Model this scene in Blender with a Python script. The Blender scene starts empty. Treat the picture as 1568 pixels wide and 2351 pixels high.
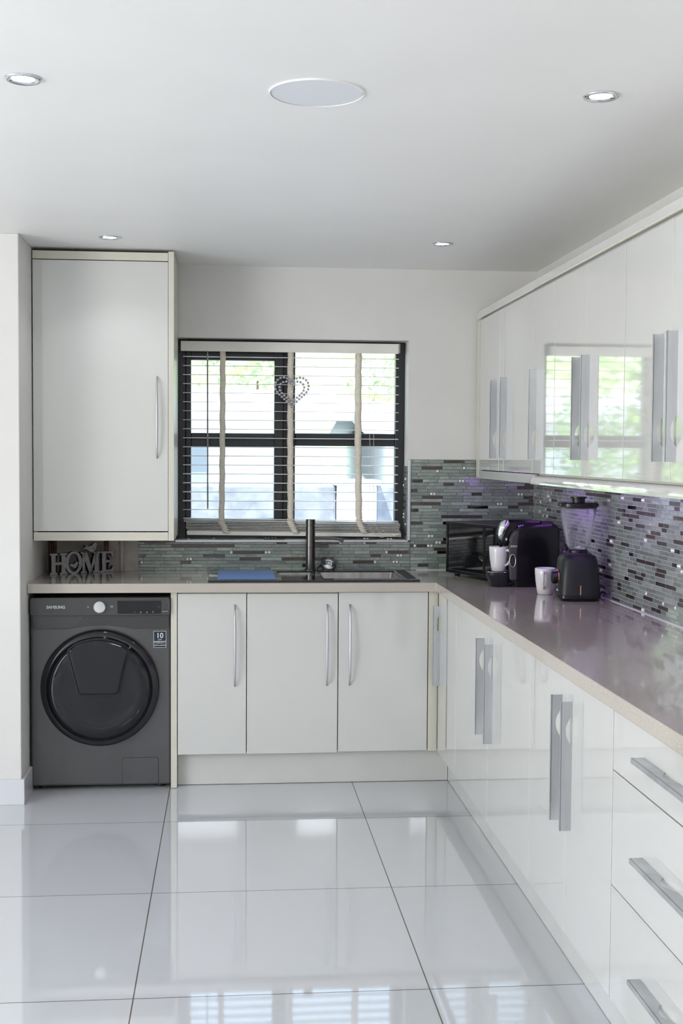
import bpy, bmesh, math, random
from mathutils import Vector, Matrix, Quaternion
PI = math.pi
random.seed(7)
sc = bpy.context.scene
C = sc.collection

# ------------------------------------------------------------------ camera, world, sun, big lights, exposure
F_PX, YAW, PITCH, ROLL, CAM_H = 2853.75, 0.0909575, 0.0466807, 0.0063417, 1.456623
cam_d = bpy.data.cameras.new('camera')
cam = bpy.data.objects.new('camera', cam_d); C.objects.link(cam)
cam_d.sensor_fit = 'HORIZONTAL'; cam_d.sensor_width = 36.0
cam_d.lens = 36.0 * F_PX / 1568.0
cam_d.clip_start = 0.05; cam_d.clip_end = 300
f_ = Vector((math.sin(YAW)*math.cos(PITCH), math.cos(YAW)*math.cos(PITCH), -math.sin(PITCH)))
r0 = Vector((math.cos(YAW), -math.sin(YAW), 0)); u0 = r0.cross(f_)
r_ = r0*math.cos(ROLL) + u0*math.sin(ROLL); u_ = -r0*math.sin(ROLL) + u0*math.cos(ROLL)
cam.matrix_world = Matrix(((r_.x, u_.x, -f_.x, 0), (r_.y, u_.y, -f_.y, 0), (r_.z, u_.z, -f_.z, CAM_H), (0, 0, 0, 1)))
sc.camera = cam

sc.view_settings.view_transform = 'Standard'
sc.view_settings.look = 'None'
sc.view_settings.gamma = 1.0
sc.view_settings.use_curve_mapping = False
sc.view_settings.exposure = -0.06

WORLD_STRENGTH = 3.6
SUN_STRENGTH = 9.0
REAR_W, LEFT_W, SPOT_W = 6.0, 162.0, 4.5
w = bpy.data.worlds.new('sky'); sc.world = w; w.use_nodes = True
nt = w.node_tree; nt.nodes.clear()
o_ = nt.nodes.new('ShaderNodeOutputWorld'); b_ = nt.nodes.new('ShaderNodeBackground')
tc = nt.nodes.new('ShaderNodeTexCoord'); sp = nt.nodes.new('ShaderNodeSeparateXYZ')
cr = nt.nodes.new('ShaderNodeValToRGB')
cr.color_ramp.elements[0].position = 0.0; cr.color_ramp.elements[0].color = (0.95, 0.97, 1.0, 1)
cr.color_ramp.elements[1].position = 0.55; cr.color_ramp.elements[1].color = (0.42, 0.66, 1.0, 1)
nt.links.new(tc.outputs['Generated'], sp.inputs[0]); nt.links.new(sp.outputs['Z'], cr.inputs[0])
nt.links.new(cr.outputs[0], b_.inputs['Color']); b_.inputs['Strength'].default_value = WORLD_STRENGTH
nt.links.new(b_.outputs[0], o_.inputs[0])
sun_d = bpy.data.lights.new('sun', 'SUN'); sun_d.energy = SUN_STRENGTH; sun_d.angle = 0.01; sun_d.color = (1, .96, .9)
sun = bpy.data.objects.new('sun', sun_d); C.objects.link(sun)
sun.rotation_euler = Vector((0.35, 0.45, -1.0)).to_track_quat('-Z', 'Y').to_euler()

def area(name, loc, direction, sx, sy, watts, col):
    d = bpy.data.lights.new(name, 'AREA'); d.shape = 'RECTANGLE'; d.size = sx; d.size_y = sy
    d.energy = watts; d.color = col
    o = bpy.data.objects.new(name, d); C.objects.link(o); o.location = loc
    o.rotation_euler = Vector(direction).to_track_quat('-Z', 'Z' if abs(direction[2]) < .9 else 'Y').to_euler()
    return o
# area lamps standing in for daylight at the unseen rear and left openings
area('daylight_rear', (-0.2, -1.12, 2.13), (0, 1, 0), 0.58, .22, REAR_W*.55, (0.93, 0.96, 1))
area('daylight_rear', (0.86, -1.12, 2.13), (0, 1, 0), 0.38, .22, REAR_W*.45, (0.93, 0.96, 1))
area('fill_left', (-3.72, 1.6, 1.25), (1, 0, 0), 4.6, 2.0, LEFT_W, (1, 0.975, 0.95))  # added fill lamp that carries most of the room's light

# ------------------------------------------------------------------ materials
def mat(name, col, rough=.5, metal=0.0, coat=0.0, spec=.5, ior=1.5, emit=None, estr=0, trans=0.0):
    m = bpy.data.materials.new(name); m.use_nodes = True
    p = m.node_tree.nodes['Principled BSDF']
    p.inputs['Base Color'].default_value = (*col, 1); p.inputs['Roughness'].default_value = rough
    p.inputs['Metallic'].default_value = metal; p.inputs['IOR'].default_value = ior
    p.inputs['Specular IOR Level'].default_value = spec
    p.inputs['Coat Weight'].default_value = coat; p.inputs['Coat Roughness'].default_value = .03
    p.inputs['Transmission Weight'].default_value = trans
    if emit: p.inputs['Emission Color'].default_value = (*emit, 1); p.inputs['Emission Strength'].default_value = estr
    return m
def bsdf(m): return m.node_tree.nodes['Principled BSDF']
def coords(m, scale=(1, 1, 1)):
    n = m.node_tree; t = n.nodes.new('ShaderNodeTexCoord'); mp = n.nodes.new('ShaderNodeMapping')
    mp.inputs['Scale'].default_value = scale; n.links.new(t.outputs['Object'], mp.inputs[0]); return mp.outputs[0]
def noise_mix(m, c1, c2, scale=10, sc3=(1, 1, 1), detail=4, lo=.35, hi=.65, bump=0, dist=.002):
    n = m.node_tree; v = coords(m, sc3)
    no = n.nodes.new('ShaderNodeTexNoise'); no.inputs['Scale'].default_value = scale; no.inputs['Detail'].default_value = detail
    n.links.new(v, no.inputs['Vector'])
    cr = n.nodes.new('ShaderNodeValToRGB'); cr.color_ramp.elements[0].position = lo; cr.color_ramp.elements[1].position = hi
    cr.color_ramp.elements[0].color = (*c1, 1); cr.color_ramp.elements[1].color = (*c2, 1)
    n.links.new(no.outputs['Fac'], cr.inputs[0]); n.links.new(cr.outputs[0], bsdf(m).inputs['Base Color'])
    if bump:
        b = n.nodes.new('ShaderNodeBump'); b.inputs['Strength'].default_value = bump; b.inputs['Distance'].default_value = dist
        n.links.new(no.outputs['Fac'], b.inputs['Height']); n.links.new(b.outputs[0], bsdf(m).inputs['Normal'])
    return m

M = {}
M['paint'] = noise_mix(mat('wall_paint', (.8, .79, .76), .6), (.74, .73, .70), (.77, .76, .73), 3, bump=.05)
M['ceil'] = noise_mix(mat('ceiling_paint', (.9, .9, .89), .5), (.90, .895, .875), (.925, .92, .90), 2, bump=.04)
M['gloss'] = noise_mix(mat('cream_gloss_lacquer', (.7, .7, .67), .06, coat=1, ior=1.6), (.655, .655, .625), (.69, .69, .66), 1.5)
M['cream'] = mat('cream_edge_board', (.70, .675, .58), .3)
M['carcass'] = mat('carcass_board', (.74, .73, .68), .5)
M['plinth'] = noise_mix(mat('plinth_board', (.64, .64, .6), .15, coat=.4), (.62, .62, .585), (.66, .66, .625), 4)
M['alu'] = noise_mix(mat('brushed_aluminium', (.6, .62, .66), .38, metal=.7), (.50, .51, .53), (.63, .64, .66), 14, (1, 1, .15))
M['chrome'] = mat('chrome', (.75, .77, .8), .08, metal=1)
M['black_frame'] = mat('black_window_frame', (.018, .018, .024), .35)
M['blind'] = noise_mix(mat('blind_slats_ivory', (.84, .82, .75), .45), (.82, .80, .73), (.88, .86, .80), 6)
M['tape'] = noise_mix(mat('blind_tape_fabric', (.8, .74, .63), .9), (.74, .68, .57), (.84, .78, .67), 60, bump=.3)
M['cord'] = mat('cord', (.75, .72, .63), .8)
M['wand'] = mat('grey_wand', (.32, .32, .33), .4)
M['stone'] = noise_mix(mat('beige_quartz', (.42, .38, .33), .09, coat=.4), (.46, .415, .36), (.57, .52, .455), 260, lo=.3, hi=.7)
M['sinkblack'] = mat('black_sink_glass', (.02, .022, .028), .04, spec=.8)
M['sinksteel'] = noise_mix(mat('sink_bowl_steel', (.3, .29, .28), .3, metal=.8), (.24, .23, .22), (.34, .33, .31), 30, (1, 1, .2))
M['gunmetal'] = mat('gunmetal_tap', (.13, .125, .12), .22, metal=.9)
M['washer'] = noise_mix(mat('graphite_washer_steel', (.14, .14, .15), .3, metal=.6), (.100, .098, .102), (.122, .120, .124), 5, (1, 1, .2))
M['washpanel'] = mat('graphite_panel', (.075, .074, .076), .25, metal=.35)
M['washpanel2'] = mat('graphite_panel_gloss', (.055, .054, .056), .15, metal=.1)
M['darkglass'] = mat('dark_door_glass', (.008, .009, .013), .05, coat=0, spec=.45)
M['darkrim'] = mat('dark_door_rim', (.010, .010, .013), .15)
M['display'] = mat('display_black', (.008, .008, .011), .08)
M['seam'] = mat('dark_seam', (.015, .015, .015), .6)
M['dial'] = noise_mix(mat('dial_silver', (.55, .56, .56), .25, metal=.9), (.45, .46, .46), (.7, .71, .71), 20)
M['print'] = mat('light_print', (.62, .63, .64), .5)
M['sticker'] = mat('sticker_navy', (.012, .02, .035), .3)
M['sticker_w'] = mat('sticker_white', (.75, .78, .78), .4)
M['blackplastic'] = mat('black_gloss_plastic', (.006, .006, .007), .15, spec=.4)
M['blacksatin'] = mat('black_satin_plastic', (.014, .015, .019), .38, spec=.35)
M['mwglass'] = mat('oven_glass', (.006, .006, .007), .04, spec=.6)
M['white_ceramic'] = mat('white_ceramic', (.72, .71, .71), .15, coat=.5)
M['copper'] = mat('copper_trim', (.75, .42, .25), .25, metal=.9)
M['pipe'] = noise_mix(mat('old_copper_pipe', (.16, .07, .05), .5, metal=.4), (.11, .05, .035), (.22, .10, .07), 30)
M['conduit'] = mat('white_conduit', (.62, .58, .55), .5)
M['violet_led'] = mat('violet_led', (.3, .1, .9), .3, emit=(.45, .12, 1.0), estr=.6)
M['lamp'] = mat('lamp_lens', (1, 1, 1), .3, emit=(.93, .97, 1.0), estr=14)
M['trimmetal'] = mat('tile_trim_satin', (.62, .62, .66), .3, metal=.7)
M['glitter'] = noise_mix(mat('silver_glitter', (.4, .4, .4), .45, metal=.5), (.17, .17, .172), (.52, .52, .52), 300, lo=.3, hi=.7, bump=.6)
M['black'] = mat('black_matt', (.012, .012, .014), .5)
M['skirt'] = mat('white_skirting_tile', (.72, .73, .76), .12)
M['bead'] = mat('acrylic_bead', (.5, .5, .52), .12, metal=.5, coat=.5)
M['dirtpaint'] = noise_mix(mat('grimy_plaster', (.5, .47, .43), .8), (.36, .32, .29), (.56, .53, .49), 9, lo=.3, hi=.6, bump=.2)
M['drainplate'] = mat('drainer_blue', (.17, .29, .62), .35, spec=.1)  # even blue base colour of the drainer cover
M['panelwhite'] = noise_mix(mat('access_panel_white', (.8, .81, .84), .45), (.66, .63, .58), (.80, .81, .85), 9, lo=.27, hi=.36)

def glass_thin(name, tint=(1, 1, 1), gl=.08, rough=0.0):
    m = bpy.data.materials.new(name); m.use_nodes = True; n = m.node_tree; n.nodes.clear()
    o = n.nodes.new('ShaderNodeOutputMaterial'); mx = n.nodes.new('ShaderNodeMixShader')
    t = n.nodes.new('ShaderNodeBsdfTransparent'); t.inputs[0].default_value = (*tint, 1)
    g = n.nodes.new('ShaderNodeBsdfGlossy'); g.inputs['Roughness'].default_value = rough
    lw = n.nodes.new('ShaderNodeLayerWeight'); lw.inputs['Blend'].default_value = gl
    n.links.new(lw.outputs['Fresnel'], mx.inputs[0]); n.links.new(t.outputs[0], mx.inputs[1]); n.links.new(g.outputs[0], mx.inputs[2])
    n.links.new(mx.outputs[0], o.inputs[0]); return m
M['pane'] = glass_thin('window_glass', (.97, .98, .97), .12)
M['jar'] = glass_thin('jug_glass', (.975, .98, .985), .05, .02)
def jar_shader(m):
    n = m.node_tree; mx = [q for q in n.nodes if q.type == 'MIX_SHADER'][0]; out = [q for q in n.nodes if q.type == 'OUTPUT_MATERIAL'][0]
    lw = n.nodes.new('ShaderNodeLayerWeight'); lw.inputs['Blend'].default_value = .35
    mr = n.nodes.new('ShaderNodeMapRange'); mr.inputs['To Min'].default_value = .05; mr.inputs['To Max'].default_value = .42
    d = n.nodes.new('ShaderNodeBsdfPrincipled'); d.inputs['Base Color'].default_value = (.62, .64, .66, 1); d.inputs['Roughness'].default_value = .12
    m2 = n.nodes.new('ShaderNodeMixShader'); n.links.new(lw.outputs['Facing'], mr.inputs['Value']); n.links.new(mr.outputs[0], m2.inputs[0])
    n.links.new(mx.outputs[0], m2.inputs[1]); n.links.new(d.outputs[0], m2.inputs[2]); n.links.new(m2.outputs[0], out.inputs[0])
jar_shader(M['jar'])

# glossy floor tiles: grout lines computed from the plane's own coordinates
def floor_mat():
    m = mat('porcelain_floor', (.6, .62, .65), .06, coat=.6); n = m.node_tree; L = n.links.new
    t = n.nodes.new('ShaderNodeTexCoord'); s = n.nodes.new('ShaderNodeSeparateXYZ'); L(t.outputs['Object'], s.inputs[0])
    def mth(op, a, b=None):
        q = n.nodes.new('ShaderNodeMath'); q.operation = op
        for i, v in enumerate((a, b)):
            if v is None: continue
            if isinstance(v, (int, float)): q.inputs[i].default_value = v
            else: L(v, q.inputs[i])
        return q.outputs[0]
    outs = []; ids = []
    for ax, off in (('X', 0.25 + 8), ('Y', -4.09 + 8)):
        v = mth('DIVIDE', mth('ADD', s.outputs[ax], off), .8)
        fr = mth('FRACT', v); d = mth('MINIMUM', fr, mth('SUBTRACT', 1.0, fr))
        outs.append(mth('LESS_THAN', d, .0023)); ids.append(mth('FLOOR', v))
    g = mth('MAXIMUM', outs[0], outs[1])
    wn = n.nodes.new('ShaderNodeTexWhiteNoise'); wn.noise_dimensions = '2D'
    cb = n.nodes.new('ShaderNodeCombineXYZ'); L(ids[0], cb.inputs[0]); L(ids[1], cb.inputs[1]); L(cb.outputs[0], wn.inputs['Vector'])
    base = n.nodes.new('ShaderNodeMix'); base.data_type = 'RGBA'
    base.inputs['A'].default_value = (.63, .645, .67, 1); base.inputs['B'].default_value = (.66, .675, .695, 1); L(wn.outputs['Value'], base.inputs['Factor'])
    mx = n.nodes.new('ShaderNodeMix'); mx.data_type = 'RGBA'; L(g, mx.inputs['Factor']); L(base.outputs['Result'], mx.inputs['A'])
    mx.inputs['B'].default_value = (.12, .095, .08, 1); L(mx.outputs['Result'], bsdf(m).inputs['Base Color'])
    L(mth('ADD', mth('MULTIPLY', g, .5), .05), bsdf(m).inputs['Roughness'])
    no = n.nodes.new('ShaderNodeTexNoise'); no.inputs['Scale'].default_value = 2.5; L(t.outputs['Object'], no.inputs['Vector'])
    bp = n.nodes.new('ShaderNodeBump'); bp.inputs['Strength'].default_value = .05; bp.inputs['Distance'].default_value = .01
    L(mth('SUBTRACT', no.outputs['Fac'], mth('MULTIPLY', g, .3)), bp.inputs['Height']); L(bp.outputs[0], bsdf(m).inputs['Normal'])
    return m
M['floor'] = floor_mat()
# mosaic
M['grout'] = mat('mosaic_grout', (.20, .195, .20), .7)
def tilem(name, c1, c2, sc3, rough=.12):
    m = noise_mix(mat(name, c1, rough, coat=.8), c1, c2, 1, sc3, detail=6, lo=.3, hi=.7, bump=.35, dist=.001); return m
S3 = (45, 45, 420)
M['tileA'] = tilem('mosaic_glass_sage', (.175, .215, .19), (.32, .375, .335), S3)
M['tileB'] = tilem('mosaic_glass_grey', (.13, .16, .148), (.25, .295, .268), S3)
M['tileC'] = tilem('mosaic_glass_pale', (.25, .30, .265), (.41, .47, .425), S3, .1)
M['tileBr'] = mat('mosaic_brown_metal', (.10, .082, .073), .2, metal=.5)
M['tileBk'] = mat('mosaic_black_glass', (.008, .008, .010), .06, coat=1)
M['tileCr'] = mat('mosaic_crystal', (.9, .9, .9), .25, metal=.25, coat=1)
# outdoors
M['leaf'] = noise_mix(mat('leaf_green', (.2, .4, .06), .5), (.12, .27, .04), (.42, .62, .12), 1.6)
M['leaf_far'] = noise_mix(mat('leaf_hazy_green', (.4, .5, .3), .5), (.30, .42, .22), (.62, .70, .45), 1.6)  # paler leaf copy for far trees, distance haze put into the colour
M['bark'] = mat('bark', (.16, .11, .08), .9)
M['grass'] = noise_mix(mat('grassy_slope', (.3, .45, .12), .9), (.24, .42, .10), (.62, .66, .36), .35, lo=.4, hi=.6)
M['yard'] = noise_mix(mat('yard_paving', (.5, .5, .48), .8), (.45, .45, .43), (.6, .6, .58), 3)
M['rough_wall'] = noise_mix(mat('grey_block_wall', (.3, .31, .34), .9), (.24, .25, .28), (.36, .37, .41), 9, bump=.5, dist=.02)
M['white_render'] = noise_mix(mat('white_render', (.85, .86, .86), .8), (.82, .83, .83), (.9, .9, .9), 2)
M['roof_grey'] = noise_mix(mat('pale_roof', (.72, .72, .72), .6), (.66, .66, .66), (.8, .8, .8), 5, (1, 6, 1))
M['dark_glass_far'] = mat('far_window', (.34, .37, .4), .2)

# ------------------------------------------------------------------ helpers
def tag(o, label=None, cat=None, group=None, kind=None):
    if label: o['label'] = label
    if cat: o['category'] = cat
    if group: o['group'] = group
    if kind: o['kind'] = kind
    return o
def thing(name, label, cat, loc=(0, 0, 0), rz=0.0, group=None):
    o = bpy.data.objects.new(name, None); C.objects.link(o); o.empty_display_size = .05
    o.location = loc; o.rotation_euler = (0, 0, rz)
    return tag(o, label, cat, group)
def obj(name, bm, m, parent=None, bev=0, seg=2, smooth=False, loc=None, rot=None):
    me = bpy.data.meshes.new(name); bmesh.ops.recalc_face_normals(bm, faces=bm.faces[:]); bm.to_mesh(me); bm.free()
    for q in (m if isinstance(m, (list, tuple)) else [m]): me.materials.append(M[q] if isinstance(q, str) else q)
    o = bpy.data.objects.new(name, me); C.objects.link(o)
    if parent: o.parent = parent
    if loc: o.location = loc
    if rot: o.rotation_euler = rot
    if smooth:
        for p in me.polygons: p.use_smooth = True
    if bev:
        b = o.modifiers.new('bevel', 'BEVEL'); b.width = bev; b.segments = seg; b.limit_method = 'ANGLE'; b.angle_limit = .6
        b.harden_normals = False
    return o
def B(): return bmesh.new()
def box(bm, x0, x1, y0, y1, z0, z1, mi=0):
    vs = [bm.verts.new(c) for c in ((x0, y0, z0), (x1, y0, z0), (x1, y1, z0), (x0, y1, z0), (x0, y0, z1), (x1, y0, z1), (x1, y1, z1), (x0, y1, z1))]
    for f in ((0, 3, 2, 1), (4, 5, 6, 7), (0, 1, 5, 4), (1, 2, 6, 5), (2, 3, 7, 6), (3, 0, 4, 7)):
        bm.faces.new([vs[i] for i in f]).material_index = mi
    return bm
def boxes(*bs):
    bm = B()
    for b in bs: box(bm, *b)
    return bm
def tube(bm, pts, r, n=12, cap=True, closed=False, mi=0):
    pts = [Vector(p) for p in pts]; rings = []; N = len(pts); prev = None
    for i, p in enumerate(pts):
        if closed: d = pts[(i+1) % N] - pts[i-1]
        else: d = pts[min(i+1, N-1)] - pts[max(i-1, 0)]
        d.normalize()
        if prev is None: a = d.orthogonal().normalized()
        else:
            a = prev - d*prev.dot(d)
            a = a.normalized() if a.length > 1e-6 else d.orthogonal().normalized()
        prev = a; b = d.cross(a); rr = r[i] if isinstance(r, (list, tuple)) else r
        rings.append([bm.verts.new(p + (a*math.cos(2*PI*k/n) + b*math.sin(2*PI*k/n))*rr) for k in range(n)])
    M_ = N if closed else N-1
    for i in range(M_):
        A, Bq = rings[i], rings[(i+1) % N]
        for k in range(n): bm.faces.new((A[k], A[(k+1) % n], Bq[(k+1) % n], Bq[k])).material_index = mi
    if cap and not closed:
        bm.faces.new(rings[0]).material_index = mi; bm.faces.new(rings[-1][::-1]).material_index = mi
    return bm
def lathe(bm, prof, n=40, loc=(0, 0, 0), axis='Z', mi=0):
    """prof: (radius, height) pairs, revolved about an axis through loc"""
    rings = []; L = Vector(loc)
    for r, h in prof:
        ring = []
        for k in range(n):
            a = 2*PI*k/n; c, s = math.cos(a)*r, math.sin(a)*r
            v = {'Z': (c, s, h), 'Y': (c, h, s), 'X': (h, c, s)}[axis]
            ring.append(bm.verts.new(L + Vector(v)))
        rings.append(ring)
    for A, Bq in zip(rings, rings[1:]):
        for k in range(n): bm.faces.new((A[k], A[(k+1) % n], Bq[(k+1) % n], Bq[k])).material_index = mi
    if prof[0][0] > 1e-4: bm.faces.new(rings[0]).material_index = mi
    if prof[-1][0] > 1e-4: bm.faces.new(rings[-1][::-1]).material_index = mi
    bmesh.ops.remove_doubles(bm, verts=bm.verts[:], dist=1e-6)
    return bm
def prism(bm, pts, fn, d0, d1, mi=0, mi_front=None):
    """polygon pts (u,v) extruded from depth d0 to d1; fn(u,v,d)->xyz"""
    A = [bm.verts.new(fn(u, v, d0)) for u, v in pts]; Bq = [bm.verts.new(fn(u, v, d1)) for u, v in pts]
    n = len(pts)
    fa = bm.faces.new(A); fb = bm.faces.new(Bq[::-1]); fa.material_index = mi if mi_front is None else mi_front; fb.material_index = mi
    for i in range(n): bm.faces.new((A[i], A[(i+1) % n], Bq[(i+1) % n], Bq[i])).material_index = mi
    return bm
def rrect(x0, x1, z0, z1, r, n=5):
    out = []
    for cx, cz, a0 in ((x1-r, z1-r, 0), (x0+r, z1-r, PI/2), (x0+r, z0+r, PI), (x1-r, z0+r, 1.5*PI)):
        for k in range(n+1):
            a = a0 + k*PI/2/n; out.append((cx + r*math.cos(a), cz + r*math.sin(a)))
    return out
def loft(bm, secs, n=48, cap=True):
    """secs: (cx, cy, z, hx, hy, exponent) superellipse sections"""
    rings = []
    for cx, cy, z, hx, hy, e in secs:
        ring = []
        for k in range(n):
            a = 2*PI*(k+.5)/n; c, s = math.cos(a), math.sin(a)
            ring.append(bm.verts.new((cx + hx*math.copysign(abs(c)**(2/e), c), cy + hy*math.copysign(abs(s)**(2/e), s), z)))
        rings.append(ring)
    for A, Bq in zip(rings, rings[1:]):
        for k in range(n): bm.faces.new((A[k], A[(k+1) % n], Bq[(k+1) % n], Bq[k]))
    if cap: bm.faces.new(rings[0][::-1]); bm.faces.new(rings[-1])
    return bm
def slab(bm, xs, ys, keep, z0, z1, mi=0):
    """grid slab with shared vertices; keep(i,j) says which cells are solid"""
    vt = {}
    def V(i, j):
        if (i, j) not in vt: vt[(i, j)] = bm.verts.new((xs[i], ys[j], z1))
        return vt[(i, j)]
    fs = [bm.faces.new((V(i, j), V(i+1, j), V(i+1, j+1), V(i, j+1))) for i in range(len(xs)-1) for j in range(len(ys)-1) if keep(i, j)]
    for f in fs: f.material_index = mi
    ret = bmesh.ops.extrude_face_region(bm, geom=fs)
    for v in [g for g in ret['geom'] if isinstance(g, bmesh.types.BMVert)]: v.co.z = z0
    return bm
def text(name, body, size, loc, rx, rz, m, parent=None, ext=.0004, bold=0.0, align='CENTER', sx=1.0):
    cu = bpy.data.curves.new('txt', 'FONT'); cu.body = body; cu.size = size; cu.extrude = ext; cu.offset = bold
    cu.align_x = align; cu.align_y = 'CENTER'; cu.resolution_u = 3
    t = bpy.data.objects.new('txt', cu); C.objects.link(t)
    dg = bpy.context.evaluated_depsgraph_get(); me = bpy.data.meshes.new_from_object(t.evaluated_get(dg))
    bpy.data.objects.remove(t); bpy.data.curves.remove(cu)
    me.materials.clear(); me.materials.append(M[m]); me.name = name
    o = bpy.data.objects.new(name, me); C.objects.link(o); o.location = loc; o.rotation_euler = (rx, 0, rz); o.scale = (sx, 1, 1)
    if parent: o.parent = parent
    return o
def copy_tree(o, parent=None):
    c = o.copy(); C.objects.link(c)
    if parent: c.parent = parent
    for ch in o.children: copy_tree(ch, c)
    return c

# ------------------------------------------------------------------ measures of the room
YB, XR, ZC = 5.95, 1.485, 2.342          # back wall, right wall, ceiling
WX0, WX1, WZ0, WZ1 = -.25, .863, 1.042, 2.003   # window opening
# ------------------------------------------------------------------ room shell
tag(obj('floor', boxes((-4.2, 1.9, -1.4, 6.3, -.12, 0)), 'floor'), kind='structure')
tag(obj('ceiling', boxes((-4.2, 1.9, -1.4, 6.3, ZC, ZC+.14)), 'ceil'), kind='structure')
wb = obj('wall_back', boxes((-4.2, WX0, YB, YB+.22, 0, ZC), (WX1, 1.9, YB, YB+.22, 0, ZC), (WX0, WX1, YB, YB+.22, 0, WZ0), (WX0, WX1, YB, YB+.22, WZ1, ZC)), 'paint')
tag(wb, kind='structure')
wr = tag(obj('wall_right', boxes((XR, XR+.2, -1.4, YB, 0, ZC)), 'paint'), kind='structure')
tag(obj('wall_left', boxes((-4.0, -.85, 5.185, YB, 0, ZC)), 'paint', bev=.004), kind='structure')
tag(obj('wall_far_left', boxes((-4.0, -3.8, -1.4, 5.185, 0, .25), (-4.0, -3.8, -1.4, 5.185, 2.25, ZC), (-4.0, -3.8, -1.4, -.7, .25, 2.25), (-4.0, -3.8, 3.9, 5.185, .25, 2.25)), 'paint'), kind='structure')
tag(obj('wall_rear', boxes((-3.8, -.51, -1.4, -1.2, 0, ZC), (.11, .65, -1.4, -1.2, 0, ZC), (1.07, XR, -1.4, -1.2, 0, ZC), (-.51, .11, -1.4, -1.2, 2.26, ZC), (.65, 1.07, -1.4, -1.2, 2.26, ZC), (-.51, .11, -1.4, -1.2, 0, 1.98), (.65, 1.07, -1.4, -1.2, 0, 1.98)), 'paint'), kind='structure')
tag(obj('window_2', boxes((-.51, -.48, -1.3, -1.26, 1.98, 2.26), (.08, .11, -1.3, -1.26, 1.98, 2.26), (-.51, .11, -1.3, -1.26, 2.23, 2.26), (-.51, .11, -1.3, -1.26, 1.98, 2.01)), 'black_frame'), kind='structure')
tag(obj('window_3', boxes((.65, .68, -1.3, -1.26, 1.98, 2.26), (1.04, 1.07, -1.3, -1.26, 1.98, 2.26), (.65, 1.07, -1.3, -1.26, 2.23, 2.26), (.65, 1.07, -1.3, -1.26, 1.98, 2.01)), 'black_frame'), kind='structure')
tag(obj('window_4', boxes(*[(-3.93, -3.88, y, y+.05, .25, 2.25) for y in (-.7, .8, 2.35, 3.85)], (-3.93, -3.88, -.65, 3.85, .25, .3), (-3.93, -3.88, -.65, 3.85, 2.2, 2.25)), 'black_frame'), kind='structure')  # unseen glazing added to give the left fill lamp an opening
# unpainted patch behind the sign, at the end of the tiles
obj('bare_plaster', boxes((-.85, -.424, YB-.004, YB, .897, 1.10)), 'dirtpaint', wb)
# skirting tiles round the wall end
tag(obj('baseboard_left', boxes((-3.8, -.836, 5.170, 5.185, 0, .105), (-.85, -.836, 5.185, 5.40, 0, .105)), 'skirt', bev=.002), kind='structure')

# mosaic splashback -------------------------------------------------
def mosaic(name, fn, u0, u1, v0, v1, parent, seed, holes=(), rowh=.0157, g=.0011, gu=None, t=.003, pc=.095):
    """fn(u, v, d) -> xyz with d = proud of the wall"""
    gu = gu or g; rnd = random.Random(seed); bm = B()
    def quad(pts, mi):
        f = bm.faces.new([bm.verts.new(p) for p in pts]); f.material_index = mi
    def tile(a, b, c, d, mi):
        e = .0006; j = [rnd.uniform(-.00025, .00025) for _ in range(4)]
        top = [fn(a+e, c+e, t+j[0]), fn(b-e, c+e, t+j[1]), fn(b-e, d-e, t+j[2]), fn(a+e, d-e, t+j[3])]
        bot = [fn(a, c, 0), fn(b, c, 0), fn(b, d, 0), fn(a, d, 0)]
        V = [bm.verts.new(p) for p in top]; W = [bm.verts.new(p) for p in bot]
        bm.faces.new(V).material_index = mi
        for k in range(4): bm.faces.new((V[k], V[(k+1) % 4], W[(k+1) % 4], W[k])).material_index = mi
    def crystal(a, b, c, d):
        tile(a, b, c, d, 3)
        cu, cv, r = (a+b)/2, (c+d)/2, (d-c)*.46
        n = 8; R1 = [bm.verts.new(fn(cu+r*math.cos(2*PI*k/n), cv+r*math.sin(2*PI*k/n), t)) for k in range(n)]
        R2 = [bm.verts.new(fn(cu+.55*r*math.cos(2*PI*(k+.5)/n), cv+.55*r*math.sin(2*PI*(k+.5)/n), t+.0032+rnd.uniform(-.0005, .0005))) for k in range(n)]
        bm.faces.new(R2).material_index = 6
        for k in range(n):
            bm.faces.new((R1[k], R1[(k+1) % n], R2[k])).material_index = 6
            bm.faces.new((R1[(k+1) % n], R2[(k+1) % n], R2[k])).material_index = 6
    v = v0; row = 0
    while v < v1-.004:
        vt = min(v+rowh, v1); u = u0 - rnd.random()*.1
        while u < u1:
            k = rnd.random()
            if k < pc: L, mi = rowh*(1+(rnd.random() < .55)), 6
            elif k < .175: L, mi = rnd.choice((.05, .1, .1)), 4
            elif k < .215: L, mi = rnd.choice((.05, .05, .1)), 5
            else: L, mi = rnd.choice((.05, .1, .1, .075)), rnd.choice((1, 1, 1, 2, 2, 3))
            a, b = max(u, u0), min(u+L, u1)
            if b-a > .005 and not any(h[0] < (a+b)/2 < h[1] and h[2] < (v+vt)/2 < h[3] for h in holes):
                if mi == 6:
                    q = a
                    while q+rowh*.9 <= b+1e-6:
                        crystal(q+gu/2, min(q+rowh, b)-gu/2, v+g/2, vt-g/2); q += rowh
                else: tile(a+gu/2, b-gu/2, v+g/2, vt-g/2, mi)
            u += L
        v += rowh; row += 1
    return obj(name, bm, ['grout', 'tileA', 'tileB', 'tileC', 'tileBr', 'tileBk', 'tileCr'], parent)
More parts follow.
